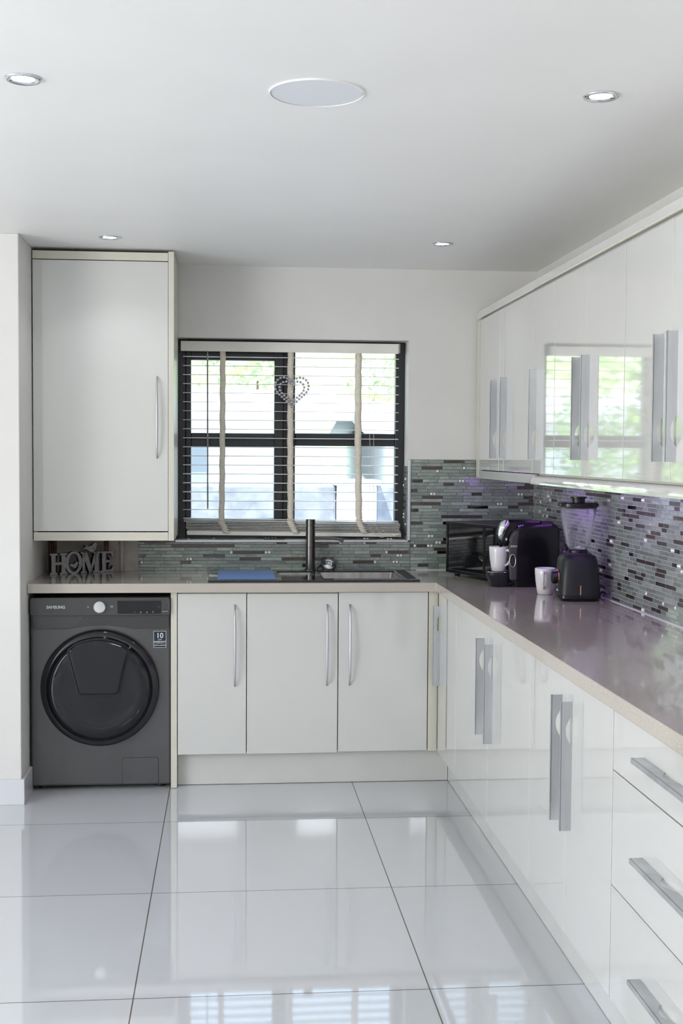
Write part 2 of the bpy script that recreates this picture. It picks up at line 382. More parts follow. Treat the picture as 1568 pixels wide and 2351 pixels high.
# grout beds
obj('grout_bed', boxes((-.424, WX0, YB-.004, YB, .897, WZ0+.03), (WX0, WX1, YB-.004, YB, .897, WZ0-.004), (WX1, XR, YB-.004, YB, .897, 1.432)), 'grout', wb)
mosaic('mosaic_tiling', lambda u, v, d: (u, YB-.004-d, v), -.424, WX1+.012, .897, WZ0-.009, wb, 3)
mosaic('mosaic_tiling', lambda u, v, d: (u, YB-.004-d, v), WX1+.014, XR, .897, 1.430, wb, 5)
mosaic('mosaic_tiling', lambda u, v, d: (WX1-.001-d, u, v), YB+.004, YB+.125, WZ0+.004, 1.400, wb, 8)
mosaic('mosaic_tiling', lambda u, v, d: (u, v, WZ0+.001+d), WX0, WX1-.004, YB+.004, YB+.125, wb, 9, rowh=.0157)
obj('grout_bed', boxes((XR-.004, XR, 1.9, YB, .897, 1.432)), 'grout', wr)
M['grout_light'] = mat('mosaic_grout_light', (.42, .38, .42), .6)
mr = mosaic('mosaic_tiling', lambda u, v, d: (XR-.004-d, u, v), 1.9, YB-.004, .897, 1.430, wr, 13, g=.0018, gu=.0038, t=.0012, pc=.055)
wr.children[0].data.materials[0] = M['grout_light']
tag(obj('trim_1', boxes((WX1+.001, WX1+.013, YB-.010, YB+.001, WZ0-.008, 1.432), (WX0-.0, WX1+.013, YB-.010, YB+.004, WZ0-.009, WZ0+.001)), 'trimmetal', bev=.001), kind='structure')
tag(obj('trim_2', boxes((.905, XR, YB-.014, YB-.006, .897, .9005), (XR-.014, XR-.006, 2.06, YB-.006, .897, .9005)), 'skirt'), kind='structure')

# window ------------------------------------------------------------
YF = 6.075
win = obj('window_1', boxes((WX0, -.205, YF, YF+.05, WZ0, WZ1), (.817, WX1, YF, YF+.05, WZ0, WZ1), (-.205, .817, YF, YF+.05, 1.956, WZ1), (-.205, .817, YF, YF+.05, WZ0, 1.122),
    (.265, .324, YF, YF+.05, 1.122, 1.956), (.324, .817, YF+.008, YF+.045, 1.495, 1.556)), 'black_frame', bev=.003)
tag(win, kind='structure')
obj('casement_sash', boxes((-.205, -.18, YF-.008, YF+.04, 1.122, 1.956), (.222, .2655, YF-.008, YF+.04, 1.122, 1.956), (-.18, .222, YF-.008, YF+.04, 1.906, 1.956), (-.18, .222, YF-.008, YF+.04, 1.122, 1.140), (-.18, .222, YF-.004, YF+.04, 1.489, 1.554)), 'black_frame', win, bev=.003)
obj('glass_pane', boxes((-.18, .222, YF+.02, YF+.024, 1.14, 1.906)), 'pane', win)
obj('glass_pane', boxes((.324, .817, YF+.02, YF+.024, 1.122, 1.956)), 'pane', win)

# ------------------------------------------------------------------ outdoors
tag(obj('ground_yard', boxes((-14, 16, 6.3, 24, -.3, -.1)), 'yard'), kind='structure')
bm = B(); G = 26
gv = [[bm.verts.new((-34+i*2.8, 22+j*2.4, -.2 + max(0, j-2)*.62 + .5*math.sin(i*.9)*math.cos(j*.6)*(j > 2))) for j in range(G)] for i in range(G)]
for i in range(G-1):
    for j in range(G-1): bm.faces.new((gv[i][j], gv[i+1][j], gv[i+1][j+1], gv[i][j+1]))
tag(obj('ground_hillside', bm, 'grass', smooth=True), kind='structure')
tag(obj('garden_wall', boxes((-8, .78, 9, 9.2, -.1, 1.232), (1.07, 9, 9, 9.2, -.1, 1.232)), 'rough_wall', bev=.02), 'grey rough boundary wall low outside the kitchen window', 'wall')
t = thing('gate_pillar', 'white rendered pillar in the boundary wall outside the right pane', 'pillar', (.925, 9.05, -.1))
obj('shaft', boxes((-.14, .14, -.16, .16, 0, 1.33)), 'white_render', t, bev=.01)
obj('cap', boxes((-.17, .17, -.19, .19, 1.33, 1.37)), 'white_render', t, bev=.01)
def house(x0, x1, y0, y1, zw, zr, label):
    t = thing('house', label, 'house', ((x0+x1)/2, y0, 0)); hx, dy = (x1-x0)/2, y1-y0
    obj('wall', boxes((-hx, hx, 0, dy, -.3, zw)), 'white_render', t)
    bm = B(); prism(bm, [(-.35, zw-.05), (dy/2, zr), (dy+.35, zw-.05), (dy+.35, zw+.1), (dy/2, zr+.15), (-.35, zw+.1)], lambda u, v, d: (d, u, v), -hx-.3, hx+.3)
    obj('roof', bm, 'roof_grey', t)
    for k in range(2):
        cx = -hx*.5 + k*hx
        f = obj('window_frame', boxes((cx-.5, cx+.5, -.05, .02, .9, 1.7)), 'white_render', t)
        obj('pane', boxes((cx-.43, cx+.43, -.07, -.04, .97, 1.63)), 'dark_glass_far', f)
house(-6.2, 1.15, 15, 20, 1.9, 2.2, 'white house with long pale roof seen through the left window panes')
house(1.9, 8.5, 15, 20, 1.75, 2.05, 'white house with lower pale roof seen through the right window panes')
def tree(x, y, z, h, r, label, seed, n=900, sv=.9):
    rnd = random.Random(seed); t = thing('tree', label, 'tree', (x, y, z), group='trees outside the window')
    bm = B(); tube(bm, [(0, 0, 0), (.05*h*.2, 0, h*.3), (0, .03, h*.6), (0, 0, h*.85)], [.1, .08, .05, .02], 8); obj('trunk', bm, 'bark', t)
    bm = B()
    for k in range(n):
        d = Vector((rnd.gauss(0, 1), rnd.gauss(0, 1), rnd.gauss(0, 1))).normalized()*(rnd.random()**.4)*r
        lump = 1+.25*math.sin(d.x*5/r+seed)*math.cos(d.z*4/r)
        c = Vector((d.x*lump, d.y*lump, d.z*sv*lump + h - r*.35)); s = rnd.uniform(.05, .1)*r
        q = Quaternion((rnd.gauss(0, 1), rnd.gauss(0, 1), rnd.gauss(0, 1), rnd.gauss(0, 1))).normalized()
        vs = [bm.verts.new(c + q @ Vector(p)*s) for p in ((-1, 0, 0), (0, -.5, .15), (1, 0, 0), (0, .5, .15))]
        bm.faces.new(vs)
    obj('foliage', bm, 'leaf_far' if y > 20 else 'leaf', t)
for k, a in enumerate(((-.76, 10.6, -.1, 1.75, .42, 'slim light green shrub behind the grey wall at the left edge of the window', 1500, 2.3),
        (-2.2, 11.3, -.1, 2.0, .95, 'light green tree just behind the grey wall, nearest the house with the long roof', 2400, 1.25),
        (-4.6, 11.8, -.1, 2.4, .9, 'light green tree behind the grey wall, seen mirrored in the wall cabinet doors', 2000, 1.2),
        (-7.6, 12, -.1, 3.2, 1.1, 'taller green tree behind the grey wall, further left beyond the frame', 900),
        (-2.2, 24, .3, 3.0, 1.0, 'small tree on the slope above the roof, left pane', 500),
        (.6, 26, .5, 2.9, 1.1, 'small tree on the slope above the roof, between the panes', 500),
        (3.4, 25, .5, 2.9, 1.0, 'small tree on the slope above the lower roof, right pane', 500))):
    tree(*a[:6], 20+k, *a[6:])

# ------------------------------------------------------------------ worktop (L-shaped, cut out for the sink)
xs = [-.848, -.06, .82, .905, XR-.006]; ys = [2.06, 5.35, 5.43, 5.87, YB-.006]
bm = slab(B(), xs, ys, lambda i, j: (j > 0 or i == 3) and not (i == 1 and j == 2), .857, .897)
wt = obj('worktop', bm, 'stone', bev=.002)
tag(wt, 'glossy beige stone-look worktop running in an L round the corner', 'worktop')
obj('corner_joint', boxes((.9035, .9065, 5.3492, 5.3505, .857, .8965)), 'cream', wt, )

# ------------------------------------------------------------------ cabinet builders
def bow_handle(parent, x, y, z0, z1):
    """slim bowed bar handle on a door facing -Y"""
    bm = B(); pts = []
    for k in range(13):
        s = k/12; pts.append((x, y - .002 - .028*math.sin(PI*s)**.35, z0 + (z1-z0)*s))
    tube(bm, pts, [.0035+.0025*math.sin(PI*k/12) for k in range(13)], 10)
    return obj('handle', bm, 'alu', parent, smooth=True)
def fin_profile(L=.35, lens=.76, dep=.03, cut=.018, hl=.043):
    """C-shaped plate: u along the length, v out from the door"""
    pts = [(0, 0), (0, dep), (L, dep), (L, 0)]
    c = L*lens; arc = []
    for k in range(17):
        s = k/16; arc.append((c+hl-2*hl*s, cut*math.sin(PI*s)**.85))
    return pts + arc
def fin_handle(parent, X, y, z0, up=True):
    """fin handle standing off a door facing -X; up: notch near the top"""
    bm = B(); P = fin_profile(lens=.775 if up else .235)
    prism(bm, P, lambda u, v, d: (X - v, y + d, z0 + u), -.0012, .0012)
    box(bm, X-.0315, X-.029, y-.0012, y+.006, z0, z0+.35)
    return obj('handle', bm, 'alu', parent)
def fin_handle_h(parent, X, y0, z):
    bm = B(); P = fin_profile(lens=.5)
    prism(bm, P, lambda u, v, d: (X - v, y0 + u, z + d), -.0012, .0012)
    box(bm, X-.0315, X-.029, y0, y0+.35, z-.010, z+.0012)
    return obj('handle', bm, 'alu', parent)

# back run: three single-door units, doors facing -Y
YD = 5.385
def base_unit(x0, x1, hx, label, seamcol='carcass', sh=0.0):
    t = thing('base_cabinet', label, 'cabinet', ((x0+x1)/2, YD, .15), group='base cabinets under the sink worktop')
    ox, oy, oz = (x0+x1)/2, YD, .15
    a, b = x0-ox, x1-ox
    obj('carcass', boxes((a+.001, a+.018, .02, .55, 0, .706), (b-.018, b-.001, .02, .55, 0, .706), (a+.018, b-.018, .02, .55, 0, .018), (a+.018, b-.018, .53, .55, .018, .706), (a+.018, b-.018, .02, .04, .688, .706)), 'carcass', t)
    d = obj('door', boxes((a+.002, b-.002, 0, .018, -.003+sh, .699+sh)), 'gloss', t, bev=.0012)
    bow_handle(d, hx-ox, 0, .294, .650)
    return t
base_unit(-.218, .081, .030, 'narrow white gloss base cabinet beside the washing machine')
base_unit(.081, .480, .431, 'white gloss base cabinet under the sink drainer, middle of three', sh=-.001)
base_unit(.480, .878, .531, 'white gloss base cabinet under the sink bowls, handle on its left', sh=.003)
tag(obj('end_panel', boxes((-.246, -.2195, YD-.001, YB-.02, .002, .855)), 'cream', bev=.001), 'cream full-height end panel between washing machine and cabinets', 'panel')
tag(obj('corner_post', boxes((.880, .921, YD, YD+.04, .147, .855)), 'cream', bev=.001), 'cream corner filler strip between the two cabinet runs', 'panel')
tag(obj('plinth', boxes((-.218, .979, 5.434, 5.450, .002, .146)), 'plinth', bev=.001), 'white plinth board below the sink cabinets', 'plinth')
tag(obj('plinth', boxes((.980, .996, 2.06, 5.434, .002, .146)), 'plinth', bev=.001), 'white plinth board below the right-hand run of cabinets', 'plinth')

# right run, doors facing -X
XD = .92
def side_unit(y0, y1, doors, label, upper=False):
    """doors: (ya, yb, handle y)"""
    X = XU if upper else XD; z0, z1 = (1.388, 2.104) if upper else (.15, .856)
    t = thing('wall_cabinet' if upper else 'base_cabinet', label, 'cabinet', (X, (y0+y1)/2, z0), group='wall cabinets on the right wall' if upper else 'base cabinets along the right wall')
    oy = (y0+y1)/2; a, b = y0-oy, y1-oy; H = z1-z0; D = (XR-X-.012)
    obj('carcass', boxes((.020, D, a+.001, a+.018, 0, H), (.020, D, b-.018, b-.001, 0, H), (.020, D, a+.018, b-.018, 0, .018), (.020, D, a+.018, b-.018, H-.018, H), (D-.008, D, a+.018, b-.018, .018, H-.018)), 'cream', t)
    for ya, yb, hy in doors:
        d = obj('door', boxes((0, .018, ya-oy+.0015, yb-oy-.0015, -.003, H-.007)), 'gloss', t, bev=.0012)
        fin_handle(d, 0, hy-oy, (1.441-z0) if upper else (.447-z0), not upper)
    return t
side_unit(4.935, 5.37, [(4.935, 5.37, 5.325)], 'white gloss base cabinet nearest the corner, with one fin handle')
side_unit(3.692, 4.933, [(3.692, 4.31, 4.238), (4.31, 4.933, 4.386)], 'wide white gloss base cabinet with paired fin handles, second from the corner')
side_unit(2.880, 3.690, [(2.880, 3.284, 3.234), (3.284, 3.690, 3.336)], 'white gloss base cabinet with paired fin handles beside the drawers')
t = thing('drawer_cabinet', 'white gloss drawer cabinet with three wide drawers, nearest the camera', 'cabinet', (XD, 2.48, .15))
D = XR-XD-.012
obj('carcass', boxes((.020, D, -.397, -.380, 0, .706), (.020, D, .380, .397, 0, .706), (.020, D, -.38, .38, 0, .018), (.020, D, -.38, .38, .688, .706), (D-.008, D, -.38, .38, .018, .688)), 'cream', t)
for z0, z1, hz in ((.147, .424, .287), (.427, .703, .562), (.706, .849, .787)):
    d = obj('drawer', boxes((0, .018, -.3965, .3965, z0-.15, z1-.15)), 'gloss', t, bev=.0012)
    fin_handle_h(d, 0, -.175, hz-.15)

# wall cabinets on the right
XU = 1.195
side_unit(5.345, 5.93, [(5.437, 5.87, 5.49)], 'white gloss wall cabinet tucked in the corner beside the back wall', True)
cab0 = [o for o in C.objects if o.get('label', '').startswith('white gloss wall cabinet tucked')][0]
obj('filler_strip', boxes((0, .018, 5.347-5.6375, 5.4345-5.6375, -.003, .709)), 'gloss', cab0, bev=.001)
obj('end_strip', boxes((-.002, .018, 5.873-5.6375, 5.93-5.6375, -.04, .709)), 'cream', cab0, bev=.001)
side_unit(4.822, 5.343, [(4.822, 5.338, 5.289)], 'white gloss wall cabinet over the coffee machine, handle at its far edge', True)
side_unit(4.503, 4.820, [(4.503, 4.820, 4.772)], 'narrow white gloss wall cabinet over the mug and blender', True)
side_unit(3.692, 4.501, [(3.692, 4.095, 4.056), (4.095, 4.501, 4.164)], 'double white gloss wall cabinet mirroring the window, third door pair from the corner', True)
side_unit(2.880, 3.690, [(2.880, 3.284, 3.241), (3.284, 3.690, 3.346)], 'double white gloss wall cabinet nearest the camera at the frame edge', True)
bm = B(); prism(bm, [(-.003, 2.106), (-.003, 2.141), (.012, 2.141), (.012, 2.106)], lambda u, v, d: (XU+u, d, v), 2.88, 5.94)
cor = tag(obj('cornice', bm, 'gloss', bev=.001), 'white cornice board along the top of the wall cabinets', 'cornice')
bm = B(); prism(bm, [(XU-.010, 2.106), (XU-.012, 2.109), (XU-.010, 2.114), (XU-.003, 2.114), (XU-.003, 2.106)], lambda u, v, d: (u, d, v), 2.88, 4.80)
obj('bead_moulding', bm, 'cream', cor)
tag(obj('light_pelmet', boxes((XU-.001, XU+.017, 4.80, 5.93, 1.344, 1.381)), 'gloss', bev=.002), 'flat white pelmet under the two corner wall cabinets', 'pelmet')
bm = B(); P = [(.02, 1.379)] + [(.02 - .034*math.sin(k/8*PI*.5)**.8 - .0, 1.379 - .036*(1-math.cos(k/8*PI*.5))) for k in range(1, 9)] + [(.0, 1.343), (.045, 1.343), (.045, 1.379)]
prism(bm, P, lambda u, v, d: (XU+u, d, v), 2.88, 4.793)
pel = tag(obj('light_pelmet', bm, 'gloss', bev=.001), 'curved glossy white pelmet under the nearer wall cabinets', 'pelmet')
obj('gap_blocker', boxes((XU+.021, XU+.033, 2.89, 4.793, 1.379, 1.3865)), 'cream', pel)  # added strip that blocks the violet glow behind the pelmet gap
tag(obj('led_strip', boxes((XU+.10, XU+.112, 3.0, 5.80, 1.379, 1.387)), 'violet_led'), 'violet light strip on the underside of the right wall cabinets', 'light strip')
area('violet_glow', (XU+.17, 5.25, 1.375), (0.0, .25, -1), .10, 1.1, 1.35, (.50, .16, 1.0))
area('violet_glow', (XU+.17, 3.7, 1.375), (0.0, 0, -1), .10, 1.8, 1.5, (.62, .34, 1.0))

# tall wall cabinet above the washing machine
YT = 5.51
t = thing('wall_cabinet', 'large cream wall cabinet beside the window above the washing machine', 'cabinet', (-.54, YT, 1.07))
obj('carcass', boxes((-.306, -.290, .02, .43, 0, 1.26), (.278, .302, -.002, .43, 0, 1.262), (-.290, .278, .02, .43, .0, .018), (-.290, .278, .02, .43, 1.242, 1.26), (-.290, .278, .42, .43, .018, 1.242)), 'cream', t, bev=.001)
d = obj('door', boxes((-.305, .2765, 0, .018, .0415, 1.218)), 'gloss', t, bev=.0015)
bow_handle(d, .229, 0, .363, .719)
obj('bottom_rail', boxes((-.305, .2765, .001, .019, 0, .037)), 'cream', t, bev=.001)
obj('top_rail', boxes((-.305, .2765, .001, .019, 1.2215, 1.257)), 'cream', t, bev=.001)

# ------------------------------------------------------------------ washing machine
t = thing('washing_machine', 'dark graphite front-loading washing machine under the worktop', 'washing machine', (-.545, 5.385, 0))
YW = 5.385
def X_(x): return x+.545
bm = B(); box(bm, -.297, .297, .0, .53, .018, .836)
obj('body', bm, 'washer', t, bev=.010, seg=3)
# lower band of the control fascia, arched over the door
P = [(-.292, .699), (-.14, .699)] + [(-.14+.28*k/12, .699+.016*math.sin(PI*k/12)) for k in range(1, 12)] + [(.14, .699), (.292, .699), (.292, .762), (-.292, .762)]
bm = B(); prism(bm, P, lambda u, v, d: (u, d, v), -.006, .004); obj('drawer_fascia', bm, 'washpanel2', t, bev=.0015)
bm = B(); prism(bm, rrect(-.296, .296, .758, .836, .014), lambda u, v, d: (u, d, v), -.018, .004); pn = obj('control_panel', bm, 'washpanel', t, bev=.003)
bm = B(); prism(bm, [(-.286, .760), (-.06, .760), (-.10, .712), (-.12, .704), (-.272, .704), (-.284, .715)], lambda u, v, d: (u, d, v), -.0075, -.004); obj('drawer_grip', bm, 'washpanel', t, bev=.001)
obj('panel_seam', boxes((-.0725, -.0715, -.0186, -.017, .760, .834)), 'seam', pn)
text('brand_lettering', 'SAMSUNG', .0175, (-.187, -.0182, .795), PI/2, 0, 'print', pn, bold=.0006, sx=.98)
dl = obj('dial', lathe(B(), [(.0255, -.018), (.0262, -.022), (.0255, -.034), (.023, -.036), (.0, -.036)], 40, (-.002, 0, .796), 'Y'), 'dial', t)
bm = B(); prism(bm, rrect(.073, .259, .766, .822, .002), lambda u, v, d: (u, d, v), -.0192, -.017); ds = obj('display', bm, 'display', pn)
for k, s in enumerate('-oo='): text('display_icon', s, .009, (.146+k*.026, -.0195, .773), PI/2, 0, 'print', ds, bold=.0002)
text('display_icon', ':', .014, (.248, -.0195, .796), PI/2, 0, 'print', ds)
text('control_icon', 'o', .013, (-.051, -.0182, .797), PI/2, 0, 'print', pn)
text('control_icon', 'DII', .009, (.049, -.0182, .797), PI/2, 0, 'print', pn)
text('control_icon', 'Smart Wifi', .006, (.275, -.0182, .775), PI/2, 0, 'print', pn, sx=.85)
# door
dc = (-.002, 0, .446)
dr = obj('door', lathe(B(), [(.2515, -.001), (.2515, -.018), (.247, -.028), (.238, -.036), (.226, -.040), (.20, -.040)], 96, dc, 'Y'), 'darkrim', t, smooth=True)
obj('door_glass', lathe(B(), [(.225, -.040), (.20, -.049), (.175, -.052), (.165, -.051), (.14, -.048), (.10, -.050), (.05, -.052), (0, -.053)], 96, dc, 'Y'), 'darkglass', dr, smooth=True)
def addp(s, o=0):
    cx, top, mid = -.004, .658, .61
    pts = [(-.088-o, .432-o), (-.080-o, .424-o), (.070+o, .424-o), (.080+o, .434-o), (.118+o, .600), (.116+o, .622), (.095, .638+o)]
    pts += [(.095-.19*k/10 - .01*k/10, .638+o + .022*math.sin(PI*k/10)) for k in range(1, 10)]
    pts += [(-.105, .636+o), (-.128-o, .618), (-.130-o, .600)]
    return [(x, z) for x, z in pts]
bm = B(); prism(bm, addp(1, .006), lambda u, v, d: (u, d, v), -.0545, -.03); obj('hatch_frame', bm, 'black', dr, bev=.002)
bm = B(); prism(bm, addp(1), lambda u, v, d: (u, d, v), -.064, -.03); obj('hatch', bm, 'darkglass', dr, bev=.009, seg=4)
# sticker & filter flap & feet
st = obj('warranty_sticker', boxes((.225, .279, -.0012, .001, .616, .688)), 'sticker_w', t)
obj('sticker_field', boxes((.2265, .2775, -.0018, 0, .6175, .6865)), 'sticker', st)
text('sticker_lettering', '10', .031, (.252, -.0022, .668), PI/2, 0, 'sticker_w', st, bold=.0005)
text('sticker_lettering', 'YEAR', .0075, (.252, -.0022, .651), PI/2, 0, 'sticker_w', st)
text('sticker_lettering', 'WARRANTY', .0098, (.252, -.0022, .641), PI/2, 0, 'sticker_w', st, bold=.0003, sx=.98)
text('sticker_lettering', 'DIGITAL INVERTER', .0062, (.252, -.0022, .626), PI/2, 0, 'sticker_w', st, bold=.0001, sx=.95)
obj('sticker_line', boxes((.230, .274, -.0022, -.001, .6335, .6341)), 'sticker_w', st)
bm = B(); prism(bm, rrect(.090, .247, .022, .139, .012), lambda u, v, d: (u, d, v), -.0006, .004); ff = obj('filter_flap_seam', bm, 'seam', t)
bm = B(); prism(bm, rrect(.092, .245, .024, .137, .011), lambda u, v, d: (u, d, v), -.0016, .004); obj('filter_flap', bm, 'washer', t, bev=.0008)
for fx in (-.25, .25):
    for fy in (.06, .48): obj('foot', lathe(B(), [(.022, 0), (.022, .012), (.012, .016), (.012, .022)], 16, (fx, fy, 0)), 'black', t)

# ------------------------------------------------------------------ sink
t = thing('sink', 'black glass-rimmed one and a half bowl sink in the worktop', 'sink', (.378, 5.65, .897))
xs = [-.466, -.15, .012, .045, .40, .466]; ys = [-.245, -.175, -.02, .175, .245]
def kp(i, j): return not ((i == 3 and j in (1, 2)) or (i == 1 and j == 2))
obj('deck', slab(B(), xs, ys, kp, .0005, .008), 'sinkblack', t, bev=.0025)
def bowl(x0, x1, y0, y1, dep, nm):
    bm = B(); v = lambda *c: bm.verts.new(c); i = .03
    T = [v(x0, y0, .001), v(x1, y0, .001), v(x1, y1, .001), v(x0, y1, .001)]; Q = [v(x0+i, y0+i, -dep), v(x1-i, y0+i, -dep), v(x1-i, y1-i, -dep), v(x0+i, y1-i, -dep)]
    bm.faces.new(Q)
    for k in range(4): bm.faces.new((T[k], T[(k+1) % 4], Q[(k+1) % 4], Q[k]))
    o = obj(nm, bm, 'sinksteel', t, bev=.012, seg=3)
    obj('drain', lathe(B(), [(0, -dep+.004), (.035, -dep+.004), (.042, -dep+.001), (.042, -dep)], 24, ((x0+x1)/2, (y0+y1)/2, 0)), 'chrome', o)
    return o
bowl(.045, .40, -.175, .175, .16, 'large_bowl')
bowl(-.15, .012, -.02, .175, .11, 'small_bowl')
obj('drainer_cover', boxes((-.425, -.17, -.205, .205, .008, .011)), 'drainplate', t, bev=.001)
obj('front_strip', boxes((-.455, .455, -.247, -.241, .002, .0085)), 'sinkblack', t, bev=.001)
obj('control_deck', boxes((.415, .455, -.18, .18, .008, .0095)), 'black', t)
# tap
t = thing('kitchen_tap', 'gunmetal single-post kitchen tap with a flat spout swung right', 'tap', (.388, 5.865, .905))
obj('base_ring', lathe(B(), [(.028, 0), (.028, .006), (.024, .008)], 32), 'gunmetal', t, smooth=False)
obj('post', lathe(B(), [(.0225, .004), (.0225, .105), (.0215, .106), (.0215, .108), (.0225, .109), (.0225, .212), (.021, .213), (.021, .216)], 40), 'gunmetal', t)
bm = lathe(B(), [(.0225, .217), (.0225, .240), (.0205, .2425), (0, .2425)], 40); obj('lever_cap', bm, 'gunmetal', t)
bm = B(); prism(bm, [(.015, .146), (.015, .162), (.10, .158), (.150, .153), (.155, .149), (.155, .138), (.150, .136), (.140, .136), (.136, .142), (.09, .148)], lambda u, v, d: (u, d-.15*u, v), -.011, .011)
obj('spout', bm, 'sinkblack', t, bev=.002)
# strainer leaning on the tiles
t = thing('sink_strainer', 'round dark-rimmed chrome strainer leaning on the tiles behind the sink', 'strainer', (.478, 5.905, .9055))
R_ = (math.radians(-68), math.radians(8), 0)
c = .026
obj('rim', lathe(B(), [(.034, -.004), (.037, 0), (.034, .004), (.026, .002), (.025, -.002)], 32), 'gunmetal', t, loc=(0, 0, .024), rot=(math.radians(55), 0.1, 0))
obj('mesh_cup', lathe(B(), [(0, .003), (.010, .0045), (.018, .001), (.026, .001), (.026, -.003)], 14), 'chrome', t, loc=(0, 0, .024), rot=(math.radians(55), 0.1, 0))
bm = B(); tube(bm, [(-.03, 0, .022), (-.045, .004, .012), (-.055, .004, .004)], .004, 8); obj('clip', bm, 'gunmetal', t)

# ------------------------------------------------------------------ blind and heart
YBL = 6.028
t = thing('venetian_blind', 'ivory wood-slat blind with fabric tapes lowered over the window', 'blind', (.30, YBL, 1.99))
obj('headrail', boxes((-.527, .520, -.032, -.026, -.048, 0), (-.527, .520, -.026, .024, -.042, -.002)), 'blind', t, bev=.002)
obj('rail_bracket', boxes((.520, .528, -.03, .02, -.044, .002)), 'wand', t, bev=.001)
bm = B()
for k in range(18):
    z = -.073 - k*.0432; tlt = math.radians(2.0 if k < 17 else -3)
    for (a, b) in ((-.517, .523),):
        c, s = math.cos(tlt)*.0235, math.sin(tlt)*.0235
        vs = [bm.verts.new(p) for p in ((a, -c, z-s), (b, -c, z-s), (b, c, z+s), (a, c, z+s), (a, -c, z-s+.0028), (b, -c, z-s+.0028), (b, c, z+s+.0028), (a, c, z+s+.0028))]
        for f in ((0, 3, 2, 1), (4, 5, 6, 7), (0, 1, 5, 4), (1, 2, 6, 5), (2, 3, 7, 6), (3, 0, 4, 7)): bm.faces.new([vs[i] for i in f])
# the stacked slats at the bottom sit slightly askew
rnd = random.Random(4)
for k in range(9):
    z0 = -.848 - k*.0072; z1 = z0 - .006 - k*.0003; sh = rnd.uniform(-.005, .005); yy = rnd.uniform(-.004, .004)
    if k < 2: z1 -= .008
    a, b = -.512+.002*k+sh, .528+sh+.001*k
    vs = [bm.verts.new(p) for p in ((a, -.024+yy, z0), (b, -.024+yy, z1), (b, .024+yy, z1), (a, .024+yy, z0), (a, -.024+yy, z0+.0028), (b, -.024+yy, z1+.0028), (b, .024+yy, z1+.0028), (a, .024+yy, z0+.0028))]
    for f in ((0, 3, 2, 1), (4, 5, 6, 7), (0, 1, 5, 4), (1, 2, 6, 5), (2, 3, 7, 6), (3, 0, 4, 7)): bm.faces.new([vs[i] for i in f])
obj('slats', bm, 'blind', t)
bm = B(); prism(bm, [(-.497, -.927), (-.499, -.907), (.541, -.918), (.541, -.937)], lambda u, v, d: (u, d, v), -.024, .024); obj('bottom_rail', bm, 'blind', t, bev=.002)
for xt, dx in ((-.328, -.004), (-.002, .003), (.327, .008)):
    for yy in (-.0275, .0275):
        bm = B(); n = 26
        L = [(xt + dx*(k/n)**3 + .0015*math.sin(k*1.7), -.045 - k/n*.80) for k in range(n+1)]
        if yy < 0:   # loose gathered folds at the foot
            L += [(xt+dx-.012+.006*k, -.852-.011*k) for k in range(1, 7)]
        Z = []
        for k, (x, z) in enumerate(L):
            fold = .004*math.sin(k*2.4) if k > n else 0
            Z.append((bm.verts.new((x-.0135, yy-abs(fold)*1.2, z)), bm.verts.new((x, yy-.002-abs(fold)*2, z+fold*.5)), bm.verts.new((x+.0135, yy-abs(fold), z))))
        for a, b in zip(Z, Z[1:]):
            bm.faces.new((a[0], a[1], b[1], b[0])); bm.faces.new((a[1], a[2], b[2], b[1]))
        o = obj('ladder_tape', bm, 'tape', t, smooth=True); s_ = o.modifiers.new('thick', 'SOLIDIFY'); s_.thickness = .0012
    # gathered knot of tape
    bm = B(); kx = xt+dx+.006
    for q in range(6):
        z = -.853-.0115*q; xo = kx-.008+.005*q
        tube(bm, [(xo-.015, -.030, z+.004), (xo-.006, -.036, z+.002), (xo+.006, -.037, z-.002), (xo+.016, -.030, z-.005)], [.004, .0055, .0055, .004], 8)
    obj('tape_folds', bm, 'tape', t, smooth=True)
bm = B(); tube(bm, [(-.400, -.036, -.045), (-.400, -.036, -.06)], .002, 6); tube(bm, [(-.400, -.036, -.06), (-.398, -.037, -.80)], .0037, 8); obj('tilt_wand', bm, 'wand', t)
bm = B()
for k in range(2):
    tube(bm, [(.385+.02*k, -.034, -.045), (.375+.028*k, -.035, -.30), (.388+.012*k, -.034, -.60), (.375+.03*k, -.034, -.86), (.40+.03*k, -.036, -.915), (.46, -.040, -.933+.006*k), (.50, -.042, -.922)], .0009, 6)
tube(bm, [(.495, -.042, -.922), (.505, -.043, -.926), (.53, -.043, -.922)], [.004, .009, .006], 10)
tube(bm, [(.40, -.034, -.91), (.42, -.04, -.925), (.45, -.04, -.905), (.48, -.042, -.93), (.44, -.044, -.938), (.41, -.04, -.92)], .0012, 6)
obj('pull_cords', bm, 'cord', t)

t = thing('bead_heart', 'heart of two rows of clear grey beads hanging on the blind', 'ornament', (.303, 5.985, 1.675))
def heart(s):
    out = []
    for k in range(200):
        a = 2*PI*k/200; x = 16*math.sin(a)**3; z = 13*math.cos(a)-5*math.cos(2*a)-2*math.cos(3*a)-math.cos(4*a)
        out.append(Vector((x*s, 0, (z+17)*s)))
    return out
def beads(s, dz, n, nm):
    H = heart(s); Ls = [0]
    for a, b in zip(H, H[1:]+H[:1]): Ls.append(Ls[-1]+(b-a).length)
    bm = B(); wp = []
    for k in range(n):
        q = (k+.5)/n*Ls[-1]; i = max(j for j in range(200) if Ls[j] <= q); p = H[i].lerp(H[(i+1) % 200], (q-Ls[i])/(Ls[i+1]-Ls[i])) + Vector((0, 0, dz))
        bmesh.ops.create_icosphere(bm, subdivisions=2, radius=.0066, matrix=Matrix.Translation(p))
    o = obj(nm, bm, 'bead', t, smooth=True)
    bm = B(); tube(bm, [h+Vector((0, 0, dz)) for h in H[::4]], .0008, 6, closed=True); obj('wire', bm, 'wand', o)
